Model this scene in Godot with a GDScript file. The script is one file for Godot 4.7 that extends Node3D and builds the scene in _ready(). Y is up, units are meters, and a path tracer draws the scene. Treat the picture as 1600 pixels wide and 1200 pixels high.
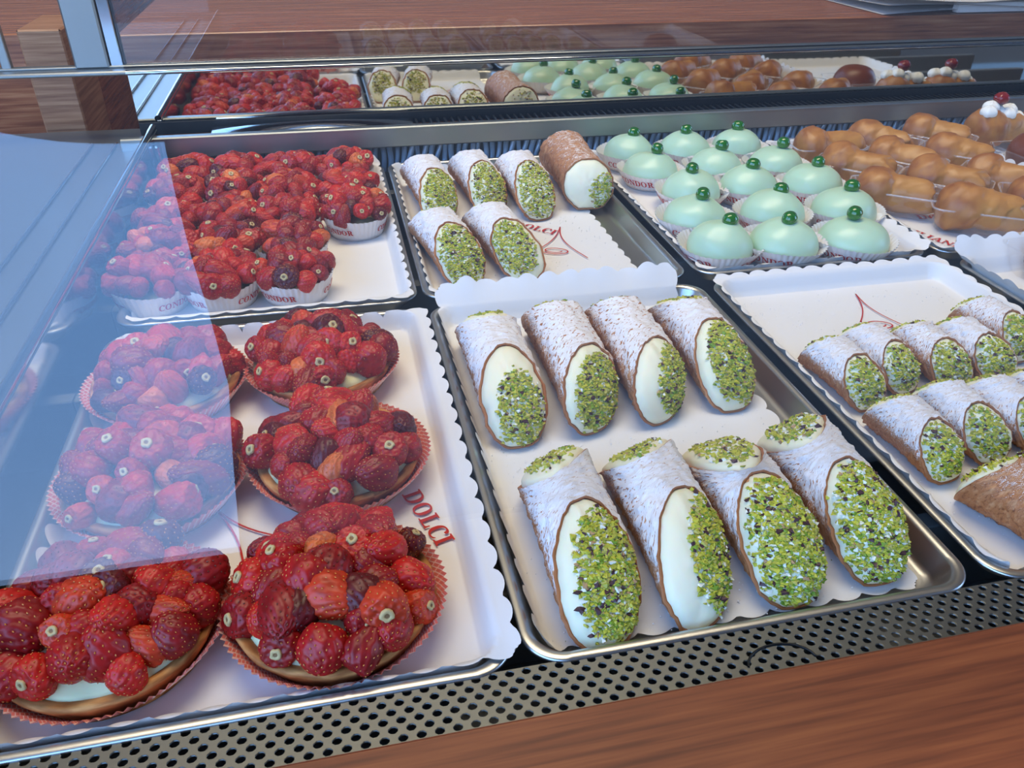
extends Node3D

var rng := RandomNumberGenerator.new()
var M := {}
var used := {}
var ORD := ["first", "second", "third", "fourth", "fifth", "sixth"]
const FLOOR := -0.0126

# ---------------------------------------------------------------- helpers
func mat(called: String, col: Color, rough := 0.5, metal := 0.0) -> StandardMaterial3D:
	var m := StandardMaterial3D.new()
	m.resource_name = called
	m.albedo_color = col
	m.roughness = rough
	m.metallic = metal
	M[called] = m
	return m

func glass(called: String, col: Color, a: float) -> StandardMaterial3D:
	var m := mat(called, Color(col.r, col.g, col.b, a), 0.0)
	m.transparency = BaseMaterial3D.TRANSPARENCY_ALPHA
	return m

func numbered(n: String) -> String:
	var k: int = used.get(n, -1) + 1
	used[n] = k
	return n if k == 0 else "%s_%03d" % [n, k]

func tag(o: Node, label := "", category := "", group := "", kind := "") -> void:
	if label: o.set_meta("label", label)
	if category: o.set_meta("category", category)
	if group: o.set_meta("group", group)
	if kind: o.set_meta("kind", kind)

func thing(called: String, label: String, category: String, at := Vector3.ZERO, turn := 0.0, group := "") -> Node3D:
	var o := Node3D.new()
	o.name = numbered(called)
	add_child(o)
	o.position = at
	o.rotation.y = turn
	tag(o, label, category, group)
	return o

func part(parent: Node, called: String, mesh: Mesh, m: Material, xf := Transform3D.IDENTITY) -> MeshInstance3D:
	var o := MeshInstance3D.new()
	o.name = called if parent != self else numbered(called)
	o.mesh = mesh
	o.transform = xf
	if m: o.material_override = m
	parent.add_child(o, true)
	return o

func struct(called: String, mesh: Mesh, m: Material) -> MeshInstance3D:
	var o := part(self, called, mesh, m)
	tag(o, "", "", "", "structure")
	return o

# arrays: {v, n, uv, c, i}
func blank() -> Dictionary:
	return {"v": PackedVector3Array(), "n": PackedVector3Array(), "uv": PackedVector2Array(), "c": PackedColorArray(), "i": PackedInt32Array()}

func grid(nu: int, nv: int, f: Callable, wrap := false, flip := false, cf = null) -> Dictionary:
	var g := blank()
	var w := nu + 1
	for j in nv + 1:
		for i in w:
			var u := float(i) / nu
			var v := float(j) / nv
			g.v.append(f.call(u, v))
			g.uv.append(Vector2(u, v))
			g.c.append(cf.call(u, v) if cf != null else Color.WHITE)
	var n := PackedVector3Array()
	n.resize(g.v.size())
	for j in nv:
		for i in nu:
			var a := j * w + i
			var b := a + 1
			var c := b + w
			var d := a + w
			for t in [[a, b, c], [a, c, d]]:
				var p: int = t[0]
				var q: int = t[2] if flip else t[1]
				var r: int = t[1] if flip else t[2]
				g.i.append_array(PackedInt32Array([p, q, r]))
				var fn: Vector3 = (g.v[r] - g.v[p]).cross(g.v[q] - g.v[p])
				n[p] += fn
				n[q] += fn
				n[r] += fn
	if wrap:
		for j in nv + 1:
			var s := n[j * w] + n[j * w + nu]
			n[j * w] = s
			n[j * w + nu] = s
	for k in n.size():
		n[k] = n[k].normalized() if n[k].length_squared() > 1e-24 else Vector3.UP
	g.n = n
	return g

func join(list: Array) -> Dictionary:
	var o := blank()
	for g in list:
		var base: int = o.v.size()
		o.v.append_array(g.v)
		o.n.append_array(g.n)
		o.uv.append_array(g.uv)
		o.c.append_array(g.c)
		for k in g.i:
			o.i.append(k + base)
	return o

func move(g: Dictionary, xf: Transform3D) -> Dictionary:
	for k in g.v.size():
		g.v[k] = xf * g.v[k]
		g.n[k] = (xf.basis * g.n[k]).normalized()
	return g

func made(list: Array) -> ArrayMesh:
	var am := ArrayMesh.new()
	for g in list:
		var a := []
		a.resize(Mesh.ARRAY_MAX)
		a[Mesh.ARRAY_VERTEX] = g.v
		a[Mesh.ARRAY_NORMAL] = g.n
		a[Mesh.ARRAY_TEX_UV] = g.uv
		a[Mesh.ARRAY_COLOR] = g.c
		a[Mesh.ARRAY_INDEX] = g.i
		am.add_surface_from_arrays(Mesh.PRIMITIVE_TRIANGLES, a)
	return am

# lathe about y of a profile of Vector2(radius, height), from bottom to top
func lathe(prof: Array, nu := 32, smooth := 3, wob = null) -> Dictionary:
	var nv := (prof.size() - 1) * smooth
	return grid(nu, nv, func(u, v):
		var s: float = v * (prof.size() - 1)
		var k: int = mini(int(s), prof.size() - 2)
		var t := s - k
		var p0: Vector2 = prof[maxi(k - 1, 0)]
		var p3: Vector2 = prof[mini(k + 2, prof.size() - 1)]
		var p: Vector2 = prof[k].lerp(prof[k + 1], t) if smooth == 1 else prof[k].cubic_interpolate(prof[k + 1], p0, p3, t)
		p.x = maxf(p.x, 0.0)
		var a: float = u * TAU
		var q := Vector3(cos(a) * p.x, p.y, sin(a) * p.x)
		return wob.call(q) if wob != null else q, true)

# a box with chamfered edges
func box(lo: Vector3, hi: Vector3, ch := 0.0008) -> Dictionary:
	var g := blank()
	var c := (lo + hi) / 2
	var h := (hi - lo) / 2
	ch = minf(ch, minf(h.x, minf(h.y, h.z)) * 0.6)
	var st := func(a: Vector3, b: Vector3, d: Vector3, e: Vector3):
		var n := (d - a).cross(b - a).normalized()
		if n.dot((a + d) / 2 - c) < 0:
			var t := b
			b = e
			e = t
			n = -n
		var k: int = g.v.size()
		for p in [a, b, d, e]:
			g.v.append(p)
			g.n.append(n)
			g.uv.append(Vector2(p.x, p.z))
			g.c.append(Color.WHITE)
		g.i.append_array(PackedInt32Array([k, k + 1, k + 2, k, k + 2, k + 3]))
	for ax in 3:
		var b1 := (ax + 1) % 3
		var b2 := (ax + 2) % 3
		for s in [-1.0, 1.0]:
			var q := []
			for e in [[-1, -1], [1, -1], [1, 1], [-1, 1]]:
				var p := c
				p[ax] += s * h[ax]
				p[b1] += e[0] * (h[b1] - ch)
				p[b2] += e[1] * (h[b2] - ch)
				q.append(p)
			st.call(q[0], q[1], q[2], q[3])
		for s1 in [-1.0, 1.0]:
			for s2 in [-1.0, 1.0]:
				var q := []
				for e in [[0, -1], [0, 1], [1, 1], [1, -1]]:
					var p := c
					p[ax] += e[1] * (h[ax] - ch)
					p[b1] += s1 * (h[b1] - (ch if e[0] else 0.0))
					p[b2] += s2 * (h[b2] - (0.0 if e[0] else ch))
					q.append(p)
				st.call(q[0], q[1], q[2], q[3])
	return g

func bx(lo: Vector3, hi: Vector3, ch := 0.0008) -> ArrayMesh:
	return made([box(lo, hi, ch)])

func tube(pts: Array, r: float, n := 10) -> Dictionary:
	return grid(n, pts.size() - 1, func(u, v):
		var k: int = roundi(v * (pts.size() - 1))
		var d: Vector3 = (pts[mini(k + 1, pts.size() - 1)] - pts[maxi(k - 1, 0)]).normalized()
		var x := d.cross(Vector3.UP if absf(d.y) < 0.9 else Vector3.RIGHT).normalized()
		var y := x.cross(d)
		return pts[k] + (x * cos(u * TAU) + y * sin(u * TAU)) * r, true)

func rr(hx: float, hz: float, r: float, u: float) -> Vector2:
	# rounded rectangle, u 0..1, counter-clockwise seen from above in x, z
	var s: float = fmod(u, 1.0) * 4.0
	var k := int(s)
	var t := s - k
	var cs: Array = [Vector2(1, 1), Vector2(-1, 1), Vector2(-1, -1), Vector2(1, -1)]
	var c: Vector2 = cs[k]
	var ctr := Vector2(c.x * (hx - r), c.y * (hz - r))
	var a := k * PI / 2
	var nxt: Vector2 = cs[(k + 1) % 4]
	if t < 0.6:
		a += t / 0.6 * PI / 2
		return ctr + Vector2(cos(a), sin(a)) * r
	var e0 := ctr + Vector2(cos(a + PI / 2), sin(a + PI / 2)) * r
	var c1 := Vector2(nxt.x * (hx - r), nxt.y * (hz - r)) + Vector2(cos(a + PI / 2), sin(a + PI / 2)) * r
	return e0.lerp(c1, (t - 0.6) / 0.4)

# loft of rounded rectangles: rows of [half x, half z, corner radius, y]
func loft(rows: Array, nu := 80) -> Dictionary:
	return grid(nu, rows.size() - 1, func(u, v):
		var r: Array = rows[roundi(v * (rows.size() - 1))]
		var p := rr(r[0], r[1], r[2], u)
		return Vector3(p.x, r[3], p.y), true)

# a flat outline in x, y made solid from z0 to z1
func prism(poly: Array, z0: float, z1: float) -> Dictionary:
	var g := blank()
	var pv := PackedVector2Array(poly)
	var tri := Geometry2D.triangulate_polygon(pv)
	for z in [z0, z1]:
		var k: int = g.v.size()
		for p in pv:
			g.v.append(Vector3(p.x, p.y, z))
			g.n.append(Vector3(0, 0, -1 if z == z0 else 1))
			g.uv.append(p)
			g.c.append(Color.WHITE)
		for t in range(0, tri.size(), 3):
			var a := pv[tri[t]]
			var ccw: bool = (pv[tri[t + 1]] - a).cross(pv[tri[t + 2]] - a) > 0
			var fl: bool = ccw == (z == z1)
			g.i.append_array(PackedInt32Array([k + tri[t], k + tri[t + (2 if fl else 1)], k + tri[t + (1 if fl else 2)]]))
	var turn := 1.0 if Geometry2D.is_polygon_clockwise(pv) else -1.0
	for i in pv.size():
		var a := pv[i]
		var b := pv[(i + 1) % pv.size()]
		var n := Vector3(-(b - a).y, (b - a).x, 0).normalized() * turn
		var k: int = g.v.size()
		for p in [Vector3(a.x, a.y, z0), Vector3(b.x, b.y, z0), Vector3(b.x, b.y, z1), Vector3(a.x, a.y, z1)]:
			g.v.append(p)
			g.n.append(n)
			g.uv.append(Vector2.ZERO)
			g.c.append(Color.WHITE)
		var fn: Vector3 = (g.v[k + 2] - g.v[k]).cross(g.v[k + 1] - g.v[k])
		g.i.append_array(PackedInt32Array([k, k + 1, k + 2, k, k + 2, k + 3]) if fn.dot(n) > 0 else PackedInt32Array([k, k + 2, k + 1, k, k + 3, k + 2]))
	return g

func noise(sd: int, freq: float, oct := 3) -> FastNoiseLite:
	var n := FastNoiseLite.new()
	n.seed = sd
	n.frequency = freq
	n.fractal_octaves = oct
	n.noise_type = FastNoiseLite.TYPE_SIMPLEX_SMOOTH
	return n

func paint(w: int, h: int, f: Callable) -> ImageTexture:
	var im := Image.create(w, h, false, Image.FORMAT_RGB8)
	for y in h:
		for x in w:
			im.set_pixel(x, y, f.call(x, y))
	im.generate_mipmaps()
	return ImageTexture.create_from_image(im)

func letters(s: String, px: float, bend: Callable) -> Dictionary:
	var tm := TextMesh.new()
	var fo := SystemFont.new()
	fo.font_names = PackedStringArray(["Droid Serif"])
	fo.font_weight = 700
	tm.font = fo
	tm.text = s
	tm.font_size = 32
	tm.pixel_size = px
	tm.depth = 0.0001
	tm.curve_step = 1.5
	var g := blank()
	for k in tm.get_surface_count():
		var a := tm.surface_get_arrays(k)
		var base: int = g.v.size()
		for p in a[Mesh.ARRAY_VERTEX]:
			g.v.append(bend.call(p))
			g.uv.append(Vector2.ZERO)
			g.c.append(Color.WHITE)
			g.n.append(Vector3.UP)
		for i in a[Mesh.ARRAY_INDEX]:
			g.i.append(i + base)
	var n := PackedVector3Array()
	n.resize(g.v.size())
	for k in range(0, g.i.size(), 3):
		var p: int = g.i[k]
		var q: int = g.i[k + 1]
		var r: int = g.i[k + 2]
		var fn: Vector3 = (g.v[r] - g.v[p]).cross(g.v[q] - g.v[p])
		n[p] += fn
		n[q] += fn
		n[r] += fn
	for k in n.size():
		n[k] = n[k].normalized()
	g.n = n
	return g

# ---------------------------------------------------------------- materials
func wood_texture(sd: int, a: Color, b: Color, c: Color) -> ImageTexture:
	var n1 := noise(sd, 1.0, 4)
	var n2 := noise(sd + 1, 1.0, 2)
	return paint(512, 512, func(x, y):
		# repeats at the edges by blending
		var fx: float = x / 511.0
		var g: float = lerpf(n1.get_noise_2d(x * 0.004, y * 0.11), n1.get_noise_2d((x - 512) * 0.004, y * 0.11), fx)
		var h: float = lerpf(n2.get_noise_2d(x * 0.012, y * 0.55), n2.get_noise_2d((x - 512) * 0.012, y * 0.55), fx)
		var t := clampf(0.5 + g * 0.9 + h * 0.28, 0, 1)
		return a.lerp(b, t * 2.0) if t < 0.5 else b.lerp(c, t * 2.0 - 1.0))

func materials() -> void:
	var m: StandardMaterial3D
	m = mat("aluminium", Color(0.79, 0.79, 0.78), 0.34, 1.0)
	m = mat("brushed_steel", Color(0.6, 0.62, 0.62), 0.36, 0.9)
	m = mat("strip_steel", Color(0.47, 0.48, 0.47), 0.42, 0.9)
	m = mat("polished_steel", Color(0.74, 0.76, 0.78), 0.1, 1.0)
	m = mat("mirror", Color(0.86, 0.86, 0.84), 0.03, 1.0)
	m = mat("black_plastic", Color(0.035, 0.037, 0.04), 0.5)
	m = mat("deck_steel", Color(0.55, 0.56, 0.56), 0.5, 0.6)
	m = mat("fin_metal", Color(0.66, 0.74, 0.82), 0.35, 0.3)
	m = mat("paper", Color(0.9, 0.9, 0.9), 0.75)
	m.backlight_enabled = true
	m.backlight = Color(0.25, 0.25, 0.25)
	m = mat("print_red", Color(0.72, 0.12, 0.1), 0.7)
	m = mat("cup_white", Color(0.92, 0.89, 0.87), 0.7)
	m.backlight_enabled = true
	m.backlight = Color(0.4, 0.38, 0.37)
	m = mat("cup_pink", Color.WHITE, 0.65)
	m.albedo_texture = paint(32, 32, func(x, y):
		var line: bool = x % 16 < 3 or y % 8 < 2
		return Color(0.96, 0.82, 0.79) if line else Color(0.92, 0.5, 0.45))
	m.backlight_enabled = true
	m.backlight = Color(0.4, 0.4, 0.4)
	m = mat("crust", Color.WHITE, 0.7)
	var cn := noise(3, 0.05, 4)
	m.albedo_texture = paint(256, 64, func(x, y):
		var t := clampf(0.5 + cn.get_noise_2d(x, y) * 1.1, 0, 1)
		return Color(0.6, 0.36, 0.15).lerp(Color(0.85, 0.62, 0.36), t))
	m = mat("cream", Color(0.95, 0.9, 0.7), 0.5)
	m.subsurf_scatter_enabled = true
	m.subsurf_scatter_strength = 0.25
	m = mat("ricotta", Color(0.95, 0.92, 0.8), 0.55)
	m.subsurf_scatter_enabled = true
	m.subsurf_scatter_strength = 0.25
	var tints := [Color(0.68, 0.075, 0.075), Color(0.78, 0.12, 0.085), Color(0.57, 0.055, 0.07), Color(0.38, 0.045, 0.07), Color(0.8, 0.23, 0.1), Color(0.86, 0.42, 0.2)]
	for k in tints.size():
		m = mat("berry_flesh_%d" % k, tints[k], 0.44)
		m.vertex_color_use_as_albedo = true
		m.subsurf_scatter_enabled = true
		m.subsurf_scatter_strength = 0.12
	m = mat("berry_seed", Color(0.85, 0.55, 0.24), 0.4)
	m = mat("berry_seed_dark", Color(0.45, 0.2, 0.12), 0.4)
	m = mat("scar_white", Color.WHITE, 0.6)
	m.vertex_color_use_as_albedo = true
	m = mat("pistachio", Color.WHITE, 0.5)
	m.vertex_color_use_as_albedo = true
	m = mat("green_glaze", Color(0.72, 0.84, 0.72), 0.33)
	m.subsurf_scatter_enabled = true
	m.subsurf_scatter_strength = 0.2
	m = mat("sponge", Color(0.93, 0.8, 0.7), 0.6)
	m = mat("green_cherry", Color(0.1, 0.4, 0.03), 0.12)
	m.clearcoat_enabled = true
	m.clearcoat = 0.8
	m.clearcoat_roughness = 0.05
	m = mat("red_cherry", Color(0.5, 0.03, 0.05), 0.12)
	m.clearcoat_enabled = true
	m.clearcoat = 0.8
	m = mat("whipped_cream", Color(0.95, 0.94, 0.9), 0.5)
	m = mat("baba", Color.WHITE, 0.42)
	m.vertex_color_use_as_albedo = true
	m = mat("choux", Color(0.45, 0.22, 0.1), 0.4)
	m = mat("sugar", Color(0.94, 0.94, 0.95), 0.9)
	glass("plastic_rim", Color(0.9, 0.94, 1.0), 0.16)
	glass("clear_plastic", Color(0.95, 0.97, 1.0), 0.04)
	glass("pane_glass", Color(0.9, 0.95, 1.0), 0.01)
	# veneers
	m = mat("front_wood", Color.WHITE, 0.45)
	m.albedo_texture = wood_texture(11, Color(0.43, 0.21, 0.115), Color(0.55, 0.28, 0.15), Color(0.63, 0.34, 0.18))
	m.uv1_triplanar = true
	m.uv1_world_triplanar = true
	m.uv1_scale = Vector3(3.1, 3.1, 3.1)
	m = mat("counter_wood", Color.WHITE, 0.24)
	m.albedo_texture = wood_texture(21, Color(0.48, 0.26, 0.16), Color(0.62, 0.37, 0.23), Color(0.73, 0.49, 0.33))
	m.uv1_triplanar = true
	m.uv1_world_triplanar = true
	m.uv1_scale = Vector3(2.2, 2.2, 2.2)
	m = mat("pale_wood", Color.WHITE, 0.4)
	m.albedo_texture = wood_texture(31, Color(0.55, 0.35, 0.22), Color(0.68, 0.47, 0.32), Color(0.78, 0.58, 0.42))
	m.uv1_triplanar = true
	m.uv1_world_triplanar = true
	m.uv1_scale = Vector3(3.0, 3.0, 3.0)
	# pastry shell with sugar
	var grit := ImageTexture.create_from_image(noise(77, 0.14, 3).get_seamless_image(512, 512))
	for k in 4:
		m = mat("shell_%d" % k, Color.WHITE, 0.62)
		m.albedo_texture = shell_texture(50 + k * 7, [0.98, 0.66, 0.82, 0.32][k])
		m.heightmap_enabled = true
		m.heightmap_texture = grit
		m.heightmap_scale = 0.03
	m = mat("wall_paint", Color(0.6, 0.59, 0.57), 0.8)
	m = mat("ceiling_paint", Color(0.85, 0.83, 0.8), 0.9)
	m = mat("pavement", Color(0.5, 0.48, 0.46), 0.9)
	m = mat("facade", Color(0.3, 0.23, 0.18), 0.9)
	m = mat("awning_cloth", Color(0.3, 0.16, 0.13), 0.9)

func shell_texture(sd: int, amount: float) -> ImageTexture:
	var w := 640
	var h := 640
	var da := noise(sd, 0.16, 3).get_seamless_image(w, h).get_data()
	var db := noise(sd + 1, 0.02, 3).get_seamless_image(w, h).get_data()
	var dc := noise(sd + 2, 0.045, 3).get_seamless_image(w, h).get_data()
	var out := PackedByteArray()
	out.resize(w * h * 3)
	var r2 := RandomNumberGenerator.new()
	r2.seed = sd
	var dark := Color(0.42, 0.22, 0.11)
	var mid := Color(0.66, 0.42, 0.25)
	var light := Color(0.82, 0.63, 0.45)
	var white := Color(0.93, 0.93, 0.94)
	for x in w:
		var up := cos(x * TAU / w)
		var cov := clampf(amount * (0.42 + 0.9 * up), 0.0, 1.0)
		for y in h:
			var k := y * w + x
			var a := da[k] / 255.0
			var b := db[k] / 255.0
			var c := dc[k] / 255.0
			var col := dark.lerp(mid, minf(c * 2.2, 1.0)).lerp(light, clampf((b - 0.5) * 1.6, 0, 0.8))
			var bare := clampf((c - 0.63) * 3.5, 0.0, 0.55)
			var s := clampf((cov - bare - (a * 0.46 + b * 0.3 + r2.randf() * 0.14 - 0.04)) * 6.0 + 0.4, 0.0, 1.0)
			col = col.lerp(white, s * 0.95)
			out[k * 3] = int(col.r * 255)
			out[k * 3 + 1] = int(col.g * 255)
			out[k * 3 + 2] = int(col.b * 255)
	return ImageTexture.create_from_image(Image.create_from_data(w, h, false, Image.FORMAT_RGB8, out))

# ---------------------------------------------------------------- camera, light
func look_and_light() -> void:
	var cam := Camera3D.new()
	cam.name = "camera"
	add_child(cam)
	cam.basis = Basis(Vector3.UP, -0.22651) * Basis(Vector3.RIGHT, -0.57789) * Basis(Vector3.BACK, 0.01429)
	cam.position = Vector3(-0.061, 0.307, 0.5892)
	cam.fov = rad_to_deg(2.0 * atan(600.0 / 1238.4))
	cam.near = 0.02
	cam.far = 100.0
	cam.current = true
	var env := Environment.new()
	env.background_mode = Environment.BG_SKY
	env.tonemap_mode = Environment.TONE_MAPPER_LINEAR
	env.tonemap_exposure = 1.12
	env.sdfgi_enabled = true
	env.ssao_enabled = true
	env.ssil_enabled = true
	var sky := Sky.new()
	var sm := ProceduralSkyMaterial.new()
	sm.sky_top_color = Color(0.5, 0.72, 1.0)
	sm.sky_horizon_color = Color(0.82, 0.9, 1.0)
	sm.ground_bottom_color = Color(0.4, 0.38, 0.36)
	sm.ground_horizon_color = Color(0.55, 0.54, 0.54)
	sm.sky_energy_multiplier = 2.0
	sm.ground_energy_multiplier = 1.0
	sky.sky_material = sm
	env.sky = sky
	env.background_energy_multiplier = 1.0
	var we := WorldEnvironment.new()
	we.name = "environment"
	we.environment = env
	add_child(we)
	# the shop's ceiling lamp
	var lamp := thing("ceiling_lamp", "flat white ceiling lamp panel hanging above the pastry counter", "lamp", Vector3(0.0, 2.35, -0.35))
	part(lamp, "housing", bx(Vector3(-0.95, 0.012, -0.5), Vector3(0.95, 0.05, 0.5), 0.004), M.wall_paint)
	var em := mat("lamp_glow", Color(1, 0.95, 0.88), 0.5)
	em.emission_enabled = true
	em.emission = Color(1, 0.9, 0.76)
	em.emission_energy_multiplier = 1.5
	part(lamp, "diffuser", bx(Vector3(-0.9, 0.0, -0.45), Vector3(0.9, 0.01, 0.45), 0.002), em)
	var al := AreaLight3D.new()
	al.name = "ceiling_lamp_light"
	al.area_size = Vector2(1.8, 0.9)
	al.light_energy = 3.9
	al.light_color = Color(1.0, 0.94, 0.82)
	al.shadow_enabled = true
	al.area_range = 12.0
	lamp.add_child(al)
	al.position = Vector3(0, -0.005, 0)
	al.rotation.x = -PI / 2

# ---------------------------------------------------------------- the setting
func setting() -> void:
	struct("floor", bx(Vector3(-7, -1.06, -3.2), Vector3(9, -1.0, 9), 0.002), M.pavement)
	struct("wall_back", bx(Vector3(-3.2, -1.0, -3.2), Vector3(4.2, 2.6, -3.0), 0.002), M.wall_paint)
	struct("wall_left", bx(Vector3(-3.2, -1.0, -3.0), Vector3(-3.0, 2.6, 0.3), 0.002), M.wall_paint)
	struct("wall_right", bx(Vector3(4.0, -1.0, -3.0), Vector3(4.2, 2.6, 0.3), 0.002), M.wall_paint)
	struct("ceiling", bx(Vector3(-3.2, 2.6, -3.2), Vector3(4.2, 2.7, 0.3), 0.002), M.ceiling_paint)
	# the house across the street, its eaves stepping out
	struct("wall_front", made([prism([Vector2(-0.75, -1), Vector2(-0.75, 1.0), Vector2(-0.79, 1.9), Vector2(-0.8, 2.34), Vector2(-0.9, 2.84), Vector2(-1.0, 3.28), Vector2(-1.1, 3.81), Vector2(-1.17, 4.26), Vector2(-1.17, 4.5), Vector2(-0.98, 4.9), Vector2(-0.94, 5.4), Vector2(-0.94, 7), Vector2(9, 7), Vector2(9, -1)], 4.4, 5.2)]), M.facade)
	var aw := thing("awning", "brown cloth awning over the shop front above the pastry counter", "awning", Vector3(0, 2.25, 0.3))
	var edge := [Vector2(4.2, 0), Vector2(4.2, 2.08)]
	for k in 13:
		var a := PI / 2 + k / 12.0 * PI / 2
		edge.append(Vector2(-0.75 + 0.85 * cos(a), 1.38 + 0.7 * sin(a)))
	edge.append(Vector2(-1.6, 0))
	part(aw, "awning_cloth", made([prism(edge, -0.2, 0.0)]), M.awning_cloth, Transform3D(Basis(Vector3.RIGHT, PI / 2), Vector3.ZERO))

func display_case() -> void:
	var d := thing("display_case", "steel and wood refrigerated pastry display case holding all the trays", "display case", Vector3(0, -1.0, 0))
	var up := Transform3D(Basis.IDENTITY, Vector3(0, 1.0, 0))
	part(d, "deck", bx(Vector3(-0.262, -0.09, -0.446), Vector3(1.3, -0.075, 0.392)), M.deck_steel, up)
	for z in [-0.33, -0.08, 0.06, 0.3]:
		part(d, "tray_runner", bx(Vector3(-0.262, -0.075, z - 0.006), Vector3(1.3, -0.0165, z + 0.006)), M.deck_steel, up)
	part(d, "front_support", bx(Vector3(-0.262, -0.075, 0.388), Vector3(1.3, -0.004, 0.392)), M.deck_steel, up)
	part(d, "cabinet_body", bx(Vector3(-0.62, -1.0, -0.5), Vector3(1.3, -0.09, 0.56), 0.003), M.front_wood, up)
	part(d, "wood_ledge", bx(Vector3(-0.62, -0.09, 0.392), Vector3(1.3, 0.0065, 0.66), 0.002), M.front_wood, up)
	# perforated sheet with real holes
	var g := blank()
	var px := 0.0078
	var pz := 0.0043
	var r := 0.0023
	var y := -0.0012
	var rows := 7
	var cols := 150
	var z0 := 0.3625
	var nseg := 8
	for row in rows:
		for c in cols:
			var cx := -0.258 + (c + (0.5 if row % 2 else 0.0)) * px
			var cz := z0 + (row + 0.5) * pz
			var k: int = g.v.size()
			for s in nseg:
				var a := s * TAU / nseg + PI / 8
				var o := Vector2(cos(a), sin(a))
				var q := Vector3(cx + o.x * r, y, cz + o.y * r * 0.84)
				var sq: Vector2 = o / maxf(absf(o.x), absf(o.y))
				var e := Vector3(cx + sq.x * px / 2, y, cz + sq.y * pz / 2)
				g.v.append_array(PackedVector3Array([q, e, q + Vector3(0, -0.0014, 0)]))
				g.n.append_array(PackedVector3Array([Vector3.UP, Vector3.UP, Vector3(-o.x, 0.3, -o.y).normalized()]))
				for t in 3:
					g.uv.append(Vector2(e.x, e.z))
					g.c.append(Color.WHITE)
			for s in nseg:
				var a: int = k + s * 3
				var b: int = k + ((s + 1) % nseg) * 3
				g.i.append_array(PackedInt32Array([a, b + 1, b, a, a + 1, b + 1, a, b + 2, a + 2, a, b, b + 2]))
			# square corners
			for cr in [[0, 1], [2, 3], [4, 5], [6, 7]]:
				var ea: Vector3 = g.v[k + cr[0] * 3 + 1]
				var eb: Vector3 = g.v[k + cr[1] * 3 + 1]
				var kk: int = g.v.size()
				var corner := Vector3(cx + signf(ea.x + eb.x - 2 * cx) * px / 2, y, cz + signf(ea.z + eb.z - 2 * cz) * pz / 2)
				for p in [ea, corner, eb]:
					g.v.append(p)
					g.n.append(Vector3.UP)
					g.uv.append(Vector2.ZERO)
					g.c.append(Color.WHITE)
				g.i.append_array(PackedInt32Array([kk, kk + 1, kk + 2]))
	part(d, "perforated_strip", made([g]), M.strip_steel, up)
	part(d, "scratch_ring", made([tube(range(13).map(func(k): return Vector3(0.117 + 0.017 * cos(PI * (0.95 - k / 13.0)), -0.0008, 0.386 - 0.011 * sin(PI * (0.95 - k / 13.0)))), 0.0006, 6)]), M.black_plastic, up)
	# left side panel, bead and outer ledge
	var sp := part(d, "side_panel", bx(Vector3(-0.268, -0.09, -0.43), Vector3(-0.262, 0.042, 0.392)), M.polished_steel, up)
	part(sp, "bead", made([tube([Vector3(-0.266, 0.044, -0.43), Vector3(-0.266, 0.044, 0.392)], 0.004, 14)]), M.polished_steel)
	var sl := part(d, "side_ledge", bx(Vector3(-0.62, -0.09, -0.5), Vector3(-0.27, 0.026, 0.392), 0.002), M.brushed_steel, up)
	for x in [-0.31, -0.337]:
		part(sl, "bead", made([tube([Vector3(x, 0.0275, -0.43), Vector3(x, 0.0275, 0.392)], 0.0018, 10)]), M.polished_steel)
	part(d, "corner_plate", bx(Vector3(-0.262, -0.0165, -0.43), Vector3(-0.256, 0.034, -0.385), 0.002), M.polished_steel, up)
	# rear: rail, fins, slot, mirror, sill
	part(d, "rear_rail", bx(Vector3(-0.30, 0.0145, -0.412), Vector3(1.4, 0.0395, -0.4), 0.0015), M.brushed_steel, up)
	part(d, "slot_tray", bx(Vector3(-0.30, 0.016, -0.448), Vector3(1.4, 0.03, -0.412), 0.001), M.black_plastic, up)
	for k in 150:
		var x := -0.02 + k * 0.0092
		part(d, "slot_rib", bx(Vector3(x, 0.03, -0.446), Vector3(x + 0.003, 0.037, -0.4125), 0.0006), M.black_plastic, up)
	part(d, "slot_cover", made([grid(24, 6, func(u, v):
		return Vector3(-0.2 + u * 0.24, 0.0385 + 0.006 * sin(v * PI) * sin(u * PI), -0.444 + v * 0.03), false, false)]), M.polished_steel, up)
	part(d, "fin_housing", bx(Vector3(-0.27, -0.09, -0.456), Vector3(1.4, 0.016, -0.45), 0.0005), M.deck_steel, up)
	var variants := []
	for k in 5:
		var ph := k * 1.7
		variants.append(made([grid(4, 8, func(u, v):
			var a: float = (u - 0.5) * PI
			return Vector3(sin(a) * 0.0031 + 0.0012 * sin(v * 5.0 + ph) + (v - 0.5) * 0.004 * sin(ph * 2.0), -0.022 + v * 0.04, cos(a) * 0.0035 + 0.0008 * sin(v * 9.0 + ph)), false, true)]))
	for k in 165:
		part(d, "fin", variants[(k * 7 + k / 3) % 5], M.fin_metal, Transform3D(Basis(Vector3.BACK, -0.12 + 0.1 * sin(k * 1.3)).scaled(Vector3(0.85 + 0.3 * absf(sin(k * 2.1)), 1, 1)), Vector3(-0.22 + k * 0.0088, 1.0, -0.421 + 0.001 * sin(k * 2.7))))
	part(d, "mirror_strip", bx(Vector3(-0.285, 0.045, -0.456), Vector3(1.4, 0.1, -0.45), 0.0006), M.mirror, up)
	part(d, "mirror_foot", bx(Vector3(-0.285, 0.03, -0.456), Vector3(1.4, 0.045, -0.449), 0.0006), M.black_plastic, up)
	part(d, "sill", bx(Vector3(-0.62, 0.0995, -0.482), Vector3(1.4, 0.1045, -0.448), 0.0015), M.brushed_steel, up)
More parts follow.
